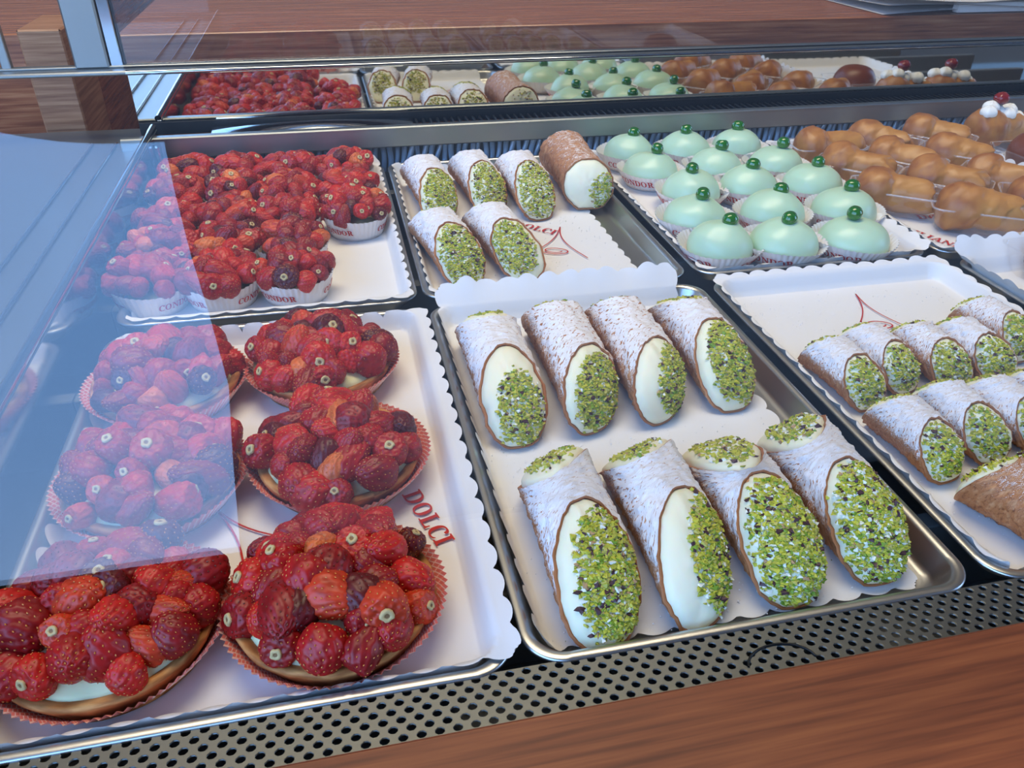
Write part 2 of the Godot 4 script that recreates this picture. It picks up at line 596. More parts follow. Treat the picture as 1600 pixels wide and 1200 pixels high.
	part(d, "sill_lip", made([tube([Vector3(-0.285, 0.1025, -0.447), Vector3(1.4, 0.1025, -0.447)], 0.0028, 12)]), M.polished_steel, up)
	part(d, "glass_channel", bx(Vector3(-0.62, 0.1045, -0.478), Vector3(1.4, 0.107, -0.466), 0.0008), M.brushed_steel, up)
	part(d, "gasket", bx(Vector3(-0.29, 0.1045, -0.466), Vector3(1.4, 0.106, -0.464), 0.0004), M.black_plastic, up)
	part(d, "rear_glass", bx(Vector3(-0.29, 0.107, -0.474), Vector3(1.4, 0.9, -0.47), 0.0004), M.pane_glass, up)
	# corner post
	var po := part(d, "corner_post", bx(Vector3(-0.342, 0.1045, -0.484), Vector3(-0.305, 1.0, -0.464), 0.002), M.brushed_steel, up)
	part(po, "channel", bx(Vector3(-0.3045, 0.1045, -0.482), Vector3(-0.291, 1.0, -0.47), 0.001), M.polished_steel)
	part(po, "seal", bx(Vector3(-0.291, 0.1045, -0.481), Vector3(-0.2885, 1.0, -0.472), 0.0006), M.black_plastic)
	part(d, "thin_post", bx(Vector3(-0.421, 0.1045, -0.48), Vector3(-0.411, 1.0, -0.47), 0.001), M.brushed_steel, up)
	# front pane, leaning back over the trays
	var n := Vector3(0, 0.5, 0.866)
	var e := Vector3(0, 0.866, -0.5)
	var o := Vector3(0, 0.132, 0.4)
	var fg := []
	for s in [0.0, 0.007]:
		fg.append(grid(1, 1, func(u, v): return o + n * s + e * (0.62 * (1.0 - v)) + Vector3(-0.62 + u * 1.9, 0, 0), false, s == 0.0))
	part(d, "front_glass", made([join(fg)]), M.pane_glass, up)

func counter() -> void:
	var c := thing("wood_counter", "dark reddish brown wooden work counter behind the display case", "counter", Vector3(0, -1.0, 0))
	var up := Transform3D(Basis.IDENTITY, Vector3(0, 1.0, 0))
	part(c, "worktop", bx(Vector3(-0.33, 0.06, -1.75), Vector3(3.0, 0.111, -0.65), 0.0015), M.counter_wood, up)
	part(c, "body", bx(Vector3(-0.33, -1.0, -1.7), Vector3(3.0, 0.06, -0.66), 0.002), M.counter_wood, up)
	var sb := thing("wood_post", "pale wooden end post standing behind the glass at top left", "post", Vector3(-0.395, -1.0, -0.61))
	part(sb, "board", bx(Vector3(-0.025, 0.0, -0.06), Vector3(0.025, 1.135, 0.06), 0.002), M.pale_wood)
	part(c, "rear_extension", bx(Vector3(-1.6, -1.0, -1.75), Vector3(-0.42, 0.111, -0.68), 0.002), M.counter_wood, up)
	var p := thing("paper_stack", "white sheets of wrapping paper lying on the wooden counter edge", "paper", Vector3(1.15, 0.1112, -0.76))
	for k in 3:
		var g := grid(12, 8, func(u, v): return Vector3((u - 0.5) * 0.62, 0.001 + k * 0.006 + 0.006 * absf(sin(u * 5.0 + k)) * v * v + 0.004 * (1.0 - u) * k, (v - 0.5) * 0.2 + k * 0.01), false)
		part(p, "sheet", made([g]), M.paper)
	part(p, "fold", bx(Vector3(-0.17, 0.001, 0.085), Vector3(0.31, 0.016, 0.1), 0.001), M.paper)

# ---------------------------------------------------------------- trays and liners
func tray(cx: float, z0: float, z1: float, label: String, w := 0.24) -> void:
	var t := thing("metal_tray", label, "tray", Vector3(cx, -0.0155, (z0 + z1) / 2), 0.0, "aluminium pastry trays in the case")
	var hx := w / 2
	var hz := (z1 - z0) / 2
	var rows := [[hx - 0.001, hz - 0.001, 0.019, 0.0125], [hx, hz, 0.02, 0.0135], [hx, hz, 0.02, 0.0147], [hx - 0.0008, hz - 0.0008, 0.0195, 0.0155], [hx - 0.003, hz - 0.003, 0.018, 0.0158], [hx - 0.005, hz - 0.005, 0.017, 0.0152], [hx - 0.0062, hz - 0.0062, 0.016, 0.0135], [hx - 0.0105, hz - 0.0105, 0.014, 0.0035], [hx - 0.0125, hz - 0.0125, 0.012, 0.0012], [hx - 0.016, hz - 0.016, 0.010, 0.0005], [hx * 0.5, hz * 0.5, 0.005, 0.0004], [0.0001, 0.0001, 0.00005, 0.0004]]
	var g := loft(rows, 96)
	part(t, "pan", made([g]), M.aluminium)

# scalloped liner; lifts: how far the paper rises past each edge (left, right, back, front), lean in metres
func liner(cx: float, cz: float, hx: float, hz: float, lift: Array, label: String, sd: int, fw := 0.105, fd := 0.168, tc := Vector2.INF) -> Node3D:
	var t := thing("paper_liner", label, "paper liner", Vector3(cx, FLOOR, cz), 0.0, "scalloped white paper liners")
	var nz := noise(sd, 9.0, 2)
	if tc == Vector2.INF: tc = Vector2(cx, cz)
	var nx := int(hx * 2 / 0.0024)
	var nn := int(hz * 2 / 0.0024)
	var px := hx * 2 / roundf(hx * 2 / 0.0185)
	var pz := hz * 2 / roundf(hz * 2 / 0.0185)
	var g := grid(nx, nn, func(u, v):
		var x: float = (u - 0.5) * 2 * hx
		var z: float = (v - 0.5) * 2 * hz
		var s := 0.0045
		var sx := sqrt(absf(sin(PI * (z + hz) / pz)))
		var sz := sqrt(absf(sin(PI * (x + hx) / px)))
		var ex := clampf((absf(x) - hx + 0.006) / 0.006, 0, 1)
		var ez := clampf((absf(z) - hz + 0.006) / 0.006, 0, 1)
		x += signf(x) * s * (sx - 1.0) * ex
		z += signf(z) * s * (sz - 1.0) * ez
		var y := 0.0004 + 0.0008 * (nz.get_noise_2d(x, z) + 0.5)
		var wx := cx + x - tc.x
		var wz := cz + z - tc.y
		var ox := absf(wx) - fw
		var oz := absf(wz) - fd
		var lx: float = lift[1] if wx > 0 else lift[0]
		var lz: float = lift[3] if wz > 0 else lift[2]
		var corner := Vector2(maxf(ox + 0.01, 0), maxf(oz + 0.01, 0)).length() - 0.01
		var rise := 0.0145 * clampf(corner / 0.0056, 0, 1)
		var pull := Vector2.ZERO
		if ox > 0:
			var a := clampf((ox - 0.0065) / 0.012, 0, 1.6)
			rise = maxf(rise, 0.0139 * clampf(ox / 0.0058, 0, 1) + lx * a * (1.0 + 0.3 * nz.get_noise_2d(z * 2.0, 3.0)))
			pull.x = -signf(wx) * maxf(0, ox - 0.0065) * 0.5 * clampf((lx - 0.008) / 0.01, 0, 1)
		if oz > 0:
			var a := clampf((oz - 0.0065) / 0.012, 0, 1.6)
			rise = maxf(rise, 0.0139 * clampf(oz / 0.0058, 0, 1) + lz * a * (1.0 + 0.4 * nz.get_noise_2d(x * 2.0, 7.0)))
			pull.y = -signf(wz) * maxf(0, oz - 0.0065) * 0.5 * clampf((lz - 0.008) / 0.01, 0, 1)
		return Vector3(x + pull.x, y + rise, z + pull.y))
	part(t, "sheet", made([g]), M.paper)
	return t

# fallen sugar and a few crumbs on a liner
func dust(l: Node3D, area: Rect2, n: int, sd: int) -> void:
	rng.seed = sd
	var cl := noise(sd, 14.0, 2)
	var list := []
	for k in n:
		var p := Vector2(rng.randf(), rng.randf()) * area.size + area.position
		if cl.get_noise_2d(p.x, p.y) < rng.randf_range(-0.3, 0.5): continue
		var sz := rng.randf_range(0.0002, 0.0006)
		var col := Color(0.85, 0.85, 0.86) if rng.randf() < 0.985 else Color(0.2, 0.27, 0.04)
		list.append(chip_at(1 + rng.randi() % 6, Transform3D(Basis.IDENTITY.scaled(Vector3.ONE * sz), Vector3(p.x - l.position.x, 0.0014 + sz * 0.6, p.y - l.position.z)), col))
	var o := part(l, "sugar_dust", made([join(list)]), M.pistachio)
	tag(o, "fallen powdered sugar", "", "", "stuff")

func ribbon(pts: Array, w: float) -> Dictionary:
	return grid(1, pts.size() - 1, func(u, v):
		var k: int = roundi(v * (pts.size() - 1))
		var d: Vector3 = (pts[mini(k + 1, pts.size() - 1)] - pts[maxi(k - 1, 0)]).normalized()
		return pts[k] + d.cross(Vector3.UP) * (u - 0.5) * w)

# the printed mark: a pointed horn drawn with two lines, a swirl and words round it; apex away from the reader
func print_mark(l: Node3D, at: Vector2, turn: float, sc := 1.0) -> void:
	var y := 0.0022
	var b := Transform3D(Basis(Vector3.UP, turn).scaled(Vector3.ONE * sc), Vector3(at.x - l.position.x, y, at.y - l.position.z))
	var left := []
	var right := []
	for k in 13:
		var t := k / 12.0
		left.append(Vector3(-0.022 * t + 0.012 * sin(t * PI) * 0.5, 0, -0.045 + 0.068 * t))
		right.append(Vector3(0.03 * t - 0.014 * sin(t * PI) * 0.6, 0, -0.045 + 0.068 * t))
	var sw := []
	for k in 40:
		var a := k / 39.0 * TAU * 1.6
		var r := 0.004 + 0.006 * k / 39.0
		sw.append(Vector3(cos(a) * r * 1.5, 0, 0.012 + sin(a) * r * 0.8))
	var g := join([ribbon(left, 0.0011), ribbon(right, 0.0011), ribbon(sw, 0.0014)])
	part(l, "printed_mark", made([move(g, b)]), M.print_red)

func print_words(l: Node3D, s: String, at: Vector2, turn: float, h: float) -> void:
	var b := Transform3D(Basis(Vector3.UP, turn), Vector3(at.x - l.position.x, 0.0022, at.y - l.position.z))
	var g := letters(s, h / 23.0, func(p): return b * Vector3(p.x, p.z, -p.y))
	part(l, "printed_words", made([g]), M.print_red)

# ---------------------------------------------------------------- strawberries and tarts
var berry_meshes := []
var scar_mesh: ArrayMesh
var berry_top := []

func make_berries() -> void:
	for k in 8:
		rng.seed = 900 + k
		var N := 130
		var dirs := []
		var gold := PI * (3.0 - sqrt(5.0))
		for s in N:
			var yy := 1.0 - 2.0 * (s + 0.5) / N
			var a := gold * s + rng.randf_range(-0.12, 0.12)
			var rr_ := sqrt(1.0 - yy * yy)
			dirs.append(Vector3(cos(a) * rr_, yy, sin(a) * rr_))
		var lump := noise(300 + k, 0.9, 2)
		var long: float = [1.1, 1.25, 1.0, 0.92, 1.35, 1.15, 1.05, 0.95][k]
		var taper: float = [0.3, 0.42, 0.2, 0.1, 0.45, 0.35, 0.25, 0.15][k]
		var sq := rng.randf_range(0.86, 1.0)
		var shape := func(d: Vector3) -> Vector3:
			var t := (1.0 - d.y) / 2.0
			var w := 0.5 * (1.08 - taper * t * 1.1) * (1.0 + 0.09 * lump.get_noise_3dv(d * 1.1))
			var p := Vector3(d.x * w, d.y * 0.5 * long, d.z * w * sq)
			if d.y > 0.75: p.y -= (d.y - 0.75) * 0.45 * long
			return p
		var fl := grid(56, 40, func(u, v):
			var ph: float = PI * (1.0 - v)
			var a: float = u * TAU
			var d := Vector3(cos(a) * sin(ph), cos(ph), sin(a) * sin(ph))
			var best := 9.0
			for s in dirs:
				best = minf(best, d.distance_squared_to(s))
			var pit := exp(-best / 0.0045)
			return shape.call(d) * (1.0 - 0.05 * pit + 0.045 * minf(best * 22.0, 1.0)), true, false, func(u, v):
			var q: float = lump.get_noise_3d(cos(u * TAU) * 2.0, v * 3.0, sin(u * TAU) * 2.0)
			var t: float = clampf(0.92 + q * 0.5, 0.55, 1.25)
			var pale: float = clampf((v - 0.86) * 3.0, 0, 0.35) if k % 3 == 0 else 0.0
			return Color(minf(t + pale, 1.5), minf(t + pale * 4.0, 2.0), minf(t + pale * 2.0, 1.5)))
		var seeds := []
		for s in dirs:
			if s.y > 0.86: continue
			var p: Vector3 = shape.call(s)
			var n: Vector3 = Vector3(s.x, s.y * 0.8, s.z).normalized()
			var tg := n.cross(Vector3.UP).normalized()
			if tg.length() < 0.5: tg = Vector3.RIGHT
			var bb := Basis(tg * 0.0155, n * 0.016, tg.cross(n).normalized() * 0.025)
			seeds.append(chip_at(0, Transform3D(bb, p * 1.004), Color.WHITE))
		berry_meshes.append(made([fl, join(seeds)]))
		berry_top.append(0.5 * long * (1.0 - 0.25 * 0.45) * 0.985)
	scar_mesh = made([lathe([Vector2(0.0, 0.012), Vector2(0.045, 0.006), Vector2(0.06, 0.022), Vector2(0.1, 0.03), Vector2(0.135, 0.012), Vector2(0.14, -0.03)].map(func(p): return p), 14, 2, func(q: Vector3):
		var a := atan2(q.z, q.x)
		return Vector3(q.x, q.y, q.z) * Vector3(1.0 + 0.12 * sin(a * 5.0), 1, 1.0 + 0.12 * cos(a * 4.0)))])
	var arr := scar_mesh.surface_get_arrays(0)
	var cols: PackedColorArray = arr[Mesh.ARRAY_COLOR]
	for i in cols.size():
		var p: Vector3 = arr[Mesh.ARRAY_VERTEX][i]
		var r := Vector2(p.x, p.z).length()
		cols[i] = Color(0.25, 0.13, 0.05) if r < 0.05 else Color(0.58, 0.44, 0.2)
	arr[Mesh.ARRAY_COLOR] = cols
	scar_mesh = ArrayMesh.new()
	scar_mesh.add_surface_from_arrays(Mesh.PRIMITIVE_TRIANGLES, arr)

# a chip: a lopsided octahedron, flat shaded
var chip_shapes := []
func make_chips() -> void:
	rng.seed = 77
	for k in 7:
		var j := 0.0 if k == 0 else 0.38
		var p := []
		for d in [Vector3.UP, Vector3.DOWN, Vector3.RIGHT, Vector3.LEFT, Vector3.BACK, Vector3.FORWARD]:
			p.append(d + Vector3(rng.randf_range(-j, j), rng.randf_range(-j, j), rng.randf_range(-j, j)))
		var v := PackedVector3Array()
		var n := PackedVector3Array()
		for f in [[0, 2, 4], [0, 4, 3], [0, 3, 5], [0, 5, 2], [1, 4, 2], [1, 3, 4], [1, 5, 3], [1, 2, 5]]:
			var a: Vector3 = p[f[0]]
			var b: Vector3 = p[f[1]]
			var c: Vector3 = p[f[2]]
			var fn := (c - a).cross(b - a).normalized()
			if fn.dot(a + b + c) < 0:
				var t := b
				b = c
				c = t
				fn = -fn
			v.append_array(PackedVector3Array([a, b, c]))
			n.append_array(PackedVector3Array([fn, fn, fn]))
		chip_shapes.append([v, n])

func chip_at(k: int, xf: Transform3D, col: Color) -> Dictionary:
	var g := blank()
	g.v = xf * (chip_shapes[k][0] as PackedVector3Array)
	var nb := xf.basis.inverse().transposed()
	g.n.resize(24)
	for i in 24:
		g.n[i] = (nb * chip_shapes[k][1][i]).normalized()
		g.i.append(i)
	g.uv.resize(24)
	g.c.resize(24)
	g.c.fill(col)
	return g

func cup(rb: float, rt: float, h: float, pleats: int, amp: float) -> Dictionary:
	var g := grid(pleats * 4, 7, func(u, v):
		var t: float = clampf((v - 0.28) / 0.72, 0, 1)
		var r: float = rb * v / 0.28 if v < 0.28 else lerpf(rb, rt, t)
		var tri: float = absf(fmod(u * pleats, 1.0) - 0.5) * 4.0 - 1.0
		r += amp * tri * (0.25 + 0.75 * t) * (0.0 if v < 0.28 else 1.0)
		var a: float = u * TAU
		return Vector3(cos(a) * r, h * t * (1.0 + 0.04 * sin(a * 3.0)) + 0.0003, sin(a) * r), true)
	for k in g.uv.size():
		g.uv[k] = Vector2(g.uv[k].x * pleats / 2.0, g.uv[k].y * 3.0)
	return g

func tart(at: Vector3, size: float, count: int, bs: float, kind: String, label: String, group: String, sd: int, lean := Vector2.ZERO) -> void:
	rng.seed = sd
	var t := thing("strawberry_tart", label, "tart", at, 0.0, group)
	t.rotation = Vector3(lean.x, rng.randf_range(0, 0.2), lean.y)
	var s := size / 0.1
	var big := kind == "pink"
	if big:
		part(t, "paper_cup", tart_cup, M.cup_pink, Transform3D(Basis.IDENTITY.scaled(Vector3(s, s, s)), Vector3.ZERO))
	else:
		part(t, "paper_cup", small_cup, M.cup_white, Transform3D(Basis(Vector3.UP, rng.randf() * 0.5), Vector3.ZERO))
		part(t, "cup_lettering", small_text, M.print_red, Transform3D(Basis(Vector3.UP, rng.randf_range(-0.5, 0.5)), Vector3.ZERO))
	part(t, "crust", tart_crust, M.crust, Transform3D(Basis(Vector3.UP, rng.randf() * TAU).scaled(Vector3.ONE * s), Vector3(0, 0.0005, 0)))
	part(t, "cream", tart_cream, M.cream, Transform3D(Basis(Vector3.UP, rng.randf() * TAU).scaled(Vector3.ONE * s), Vector3(0, 0.0005, 0)))
	var R := 0.047 * s if big else 0.029
	var spots := []
	for k in count:
		var best := Vector2.ZERO
		var bd := -1.0
		for c in 14:
			var a := rng.randf() * TAU
			var r := R * sqrt(rng.randf())
			var p := Vector2(cos(a), sin(a)) * r
			var d := 9.0
			for q in spots:
				d = minf(d, p.distance_to(q))
			if d > bd:
				bd = d
				best = p
		spots.append(best)
	for p in spots:
		var q := clampf(p.length() / R, 0, 1)
		var sz := bs * rng.randf_range(0.78, 1.2)
		var y := (0.0165 * s if big else 0.0215) + (0.015 if big else 0.02) * (1.0 - q * q) * s + sz * (rng.randf_range(0.2, 0.45) if big else rng.randf_range(0.12, 0.3))
		var v := rng.randi() % 8
		var out := Vector3(p.x / R * 0.8, rng.randf_range(0.4, 1.0), p.y / R * 0.8 + 0.5).normalized()
		var shown := rng.randf() < 0.27
		var dir := Vector3(rng.randf_range(-1, 1), rng.randf_range(-1, 0.35), rng.randf_range(-1, 0.4)).normalized()
		if shown: dir = (out + Vector3(rng.randf_range(-0.5, 0.5), 0, rng.randf_range(-0.4, 0.4))).normalized()
		var side := dir.cross(Vector3(0.31, 0.2, 0.93)).normalized()
		var b := Basis(side, dir, side.cross(dir)).rotated(dir, rng.randf() * TAU).scaled(Vector3.ONE * sz)
		var o := part(t, "strawberry", berry_meshes[v], null, Transform3D(b, Vector3(p.x, y, p.y)))
		var w := rng.randf()
		var tint := 0 if w < 0.34 else 1 if w < 0.56 else 2 if w < 0.78 else 3 if w < 0.89 else 4 if w < 0.965 else 5
		o.set_surface_override_material(0, M["berry_flesh_%d" % tint])
		o.set_surface_override_material(1, M.berry_seed_dark if tint in [2, 3] and v % 2 else M.berry_seed)
		if shown:
			part(o, "hull_scar", scar_mesh, M.scar_white, Transform3D(Basis.IDENTITY.scaled(Vector3(0.98, 1.0, 0.85)), Vector3(0, berry_top[v] - 0.012, 0)))

var tart_cup: ArrayMesh
var small_cup: ArrayMesh
var small_text: ArrayMesh
var tart_crust: ArrayMesh
var tart_cream: ArrayMesh

func around(s: String, px: float, rb: float, rt: float, h: float, mid: float, extra: float, times: int) -> Dictionary:
	var list := []
	for k in times:
		var off := (k - (times - 1) / 2.0) * 2.0
		list.append(letters(s, px, func(p):
			var y: float = mid + p.y
			var r: float = lerpf(rb, rt, clampf(y / h, 0, 1)) + extra + p.z
			var a: float = p.x / r + off
			return Vector3(sin(a) * r, y, cos(a) * r)))
	return join(list)

func tarts() -> void:
	make_berries()
	tart_cup = made([cup(0.044, 0.0585, 0.019, 76, 0.0011)])
	small_cup = made([cup(0.0265, 0.0335, 0.0225, 42, 0.0007)])
	small_text = made([around("CONDOR", 0.00024, 0.0265, 0.0335, 0.0225, 0.011, 0.0011, 2)])
	var nz := noise(8, 60.0, 2)
	tart_crust = made([lathe([Vector2(0.0, 0.0), Vector2(0.042, 0.0), Vector2(0.046, 0.004), Vector2(0.052, 0.015), Vector2(0.0525, 0.018), Vector2(0.0505, 0.0192), Vector2(0.046, 0.0172), Vector2(0.043, 0.012)], 60, 3, func(q: Vector3): return q * (1.0 + 0.02 * nz.get_noise_3dv(q)))])
	tart_cream = made([lathe([Vector2(0.048, 0.0145), Vector2(0.045, 0.0205), Vector2(0.032, 0.0275), Vector2(0.015, 0.031), Vector2(0.0, 0.032)], 48, 4, func(q: Vector3): return q + Vector3(0, 0.003 * nz.get_noise_3dv(q * 0.7), 0))])
	var gl := "large strawberry tarts in pink paper cups"
	var big := [
		[Vector3(-0.084, FLOOR, 0.305), "large strawberry tart in pink cup nearest the front, right beside the cannoli tray"],
		[Vector3(-0.189, FLOOR, 0.3), "large strawberry tart nearest the front at the left edge, cut by the frame"],
		[Vector3(-0.077, FLOOR, 0.19), "middle large strawberry tart in the right column, its pink cup flaring open"],
		[Vector3(-0.186, FLOOR, 0.19), "middle large strawberry tart in the left column, seen through the blue reflection"],
		[Vector3(-0.085, FLOOR, 0.078), "rear large strawberry tart in the right column with red striped cup"],
		[Vector3(-0.192, FLOOR, 0.082), "rear large strawberry tart in the left column behind the glass glare"]]
	for k in big.size():
		tart(big[k][0], 0.094, 36, 0.0228, "pink", big[k][1], gl, 4100 + k * 13)
	var gs := "small strawberry tarts in white paper cups"
	var rows := [["back", -0.345, [-0.05, -0.113, -0.168, -0.2235]], ["second", -0.275, [-0.052, -0.115, -0.168, -0.2235]], ["middle", -0.203, [-0.046, -0.112, -0.168, -0.2235]], ["fourth", -0.135, [-0.108, -0.168, -0.2235]], ["front", -0.066, [-0.106, -0.167, -0.2235]]]
	var n := 0
	for r in rows:
		var xs: Array = r[2]
		for k in xs.size():
			var from: String = "from the left"
			var lab := "small strawberry tart in white cup, %s %s in the %s row" % [ORD[xs.size() - 1 - k], from, r[0]]
			if r[0] == "middle" and k == 0:
				lab = "small strawberry tart in lettered white cup beside the bare white paper"
			tart(Vector3(xs[k], FLOOR, r[1] + rng.randf_range(-0.004, 0.004)), 0.052, 21, 0.02, "white", lab, gs, 5200 + n * 17)
			n += 1

# ---------------------------------------------------------------- cannoli
func cannolo(at: Vector3, turn: float, L: float, R: float, o: Dictionary, label: String, group: String, sd: int) -> void:
	rng.seed = sd
	var t := thing("cannolo", label, "cannolo", at, turn, group)
	var cf: float = o.get("cf", 0.055)
	var cr: float = o.get("cr", 0.04)
	var rf: float = o.get("rf", 0.0)
	var rb: float = o.get("rb", 0.0)
	var nz := noise(sd, 95.0 * 0.022 / R, 3)
	var blist := noise(sd + 5, 260.0 * 0.022 / R, 2)
	var hf := func(a: float) -> float: return L / 2 - cf * pow(0.5 + 0.5 * cos(a - rf), 1.15)
	var hb := func(a: float) -> float: return L / 2 - cr * pow(0.5 + 0.5 * cos(a - rb), 1.3)
	var rad := func(a: float, z: float) -> float:
		var e := absf(z) / (L / 2)
		return R * (0.94 + 0.1 * e * e)
	var surf := func(a: float, z: float) -> Vector3:
		var r: float = rad.call(a, z)
		var d := Vector3(sin(a), cos(a), 0)
		var p := d * r + Vector3(0, 0, z)
		var bl: float = maxf(0.0, blist.get_noise_3dv(p)) * 0.0016
		r += 0.0016 * nz.get_noise_3dv(p) + bl
		# the lapped edge of the dough
		var seam := 0.9 + z / L * 1.6
		r += 0.0011 * smoothstep(-0.03, 0.03, wrapf(a - seam, -PI, PI)) * (1.0 - smoothstep(0.3, 1.6, wrapf(a - seam, -PI, PI)))
		return Vector3(d.x * r, maxf(d.y * r + R, 0.0006), z)
	var th := 0.0021
	var outer := grid(72, 50, func(u, v):
		var a: float = u * TAU
		return surf.call(a, lerpf(-hb.call(a), hf.call(a), v)), true)
	var lips := []
	for e in [1.0, -1.0]:
		var lip := grid(72, 4, func(u, v):
			var a: float = u * TAU
			var h: float = hf.call(a) if e > 0 else -hb.call(a)
			var p: Vector3 = surf.call(a, h)
			var d := Vector3(sin(a), cos(a), 0)
			if v < 0.1: return p
			if v < 0.3: return p - d * th * 0.35 + Vector3(0, 0, e * 0.0005)
			if v < 0.6: return p - d * th
			return p - d * th * 1.2 - Vector3(0, 0, e * 0.008 * (v - 0.5) * 2.0), true, e < 0)
		for k in lip.uv.size():
			lip.uv[k] = Vector2(0.46 + 0.08 * sin(lip.uv[k].x * TAU), lip.uv[k].y * 0.1 + 0.3)
		lips.append(lip)
	part(t, "shell", made([join([outer] + lips)]), M["shell_%d" % o.get("tex", 0)])
	# filling and crumbs at both ends
	for e in [1.0, -1.0]:
		var bulge: float = o.get("bf", 0.011) if e > 0 else o.get("bb", 0.006)
		var roll := rf if e > 0 else rb
		var cut := cf if e > 0 else cr
		var c := Vector3(0, R, 0)
		c.z = e * (L / 2 - cut * 0.46)
		var slope := atan2(cut, 2.0 * R)
		var out := (Vector3(0, 0, e) * cos(slope) + Vector3(sin(roll), cos(roll), 0) * sin(slope)).normalized()
		var fill := func(a: float, s: float) -> Vector3:
			var h: float = hf.call(a) if e > 0 else -hb.call(a)
			var p: Vector3 = surf.call(a, h) - Vector3(sin(a), cos(a), 0) * th * 1.0
			var q := c.lerp(p, minf(s, 1.0))
			var dome := pow(maxf(0.0, 1.0 - s * s), 0.55) * bulge
			q += out * (dome + 0.0012 * nz.get_noise_3d(q.x * 1.4, q.y * 1.4, q.z * 1.4 + 5.0) * (1.0 - s * 0.7))
			if s > 1.0: q -= out * (s - 1.0) * 0.05
			return Vector3(q.x, maxf(q.y, 0.0012), q.z)
		var cg := grid(48, 18, func(u, v): return fill.call(u * TAU, 1.06 * v), true, e < 0)
		var cream := part(t, "ricotta_cream", made([cg]), M.ricotta)
		var n: int = o.get("nf", 620) if e > 0 else o.get("nb", 260)
		n = int(n * 1.9)
		var cover: float = o.get("pf", 0.86) if e > 0 else o.get("pb", 0.72)
		var off: Vector2 = o.get("of", Vector2(0.1, -0.25)) if e > 0 else Vector2(0.0, 0.2)
		var sugar: float = o.get("sg", 0.07)
		var pile := []
		for k in n:
			var a := rng.randf() * TAU
			var s := sqrt(rng.randf()) * 1.0
			var w := Vector2(sin(a), cos(a)) * s
			var edge: float = cover + 0.16 * blist.get_noise_2d(w.x * 0.03, w.y * 0.03 + sd)
			if (w - off * (1.0 - cover) * 3.0).length() > edge: continue
			var p: Vector3 = fill.call(a, s)
			var q := rng.randf()
			var col := Color(0.43, 0.4, 0.04)
			if q < 0.36: col = Color(0.52, 0.5, 0.05)
			elif q < 0.56: col = Color(0.35, 0.36, 0.035)
			elif q < 0.68: col = Color(0.2, 0.32, 0.026)
			elif q < 0.78: col = Color(0.5, 0.45, 0.1)
			elif q < 0.83: col = Color(0.06, 0.022, 0.03)
			elif q < 0.86: col = Color(0.42, 0.26, 0.13)
			elif q < 0.86 + sugar: col = Color(0.78, 0.8, 0.7)
			var sz := rng.randf_range(0.0007, 0.0015) * (R / 0.022) ** 0.4
			if q > 0.78 and q < 0.83: sz *= 1.25
			var b := Basis(Vector3(rng.randf(), rng.randf(), rng.randf() + 0.01).normalized(), rng.randf() * TAU).scaled(Vector3(sz * rng.randf_range(0.8, 1.7), sz * rng.randf_range(0.6, 1.1), sz * rng.randf_range(0.8, 1.6)))
			pile.append(chip_at(1 + rng.randi() % 6, Transform3D(b, p + out * sz * 0.25), col))
		if pile:
			var cm := part(t, "pistachio_crumbs", made([join(pile)]), M.pistachio)
			tag(cm, "chopped green pistachio", "", "", "stuff")

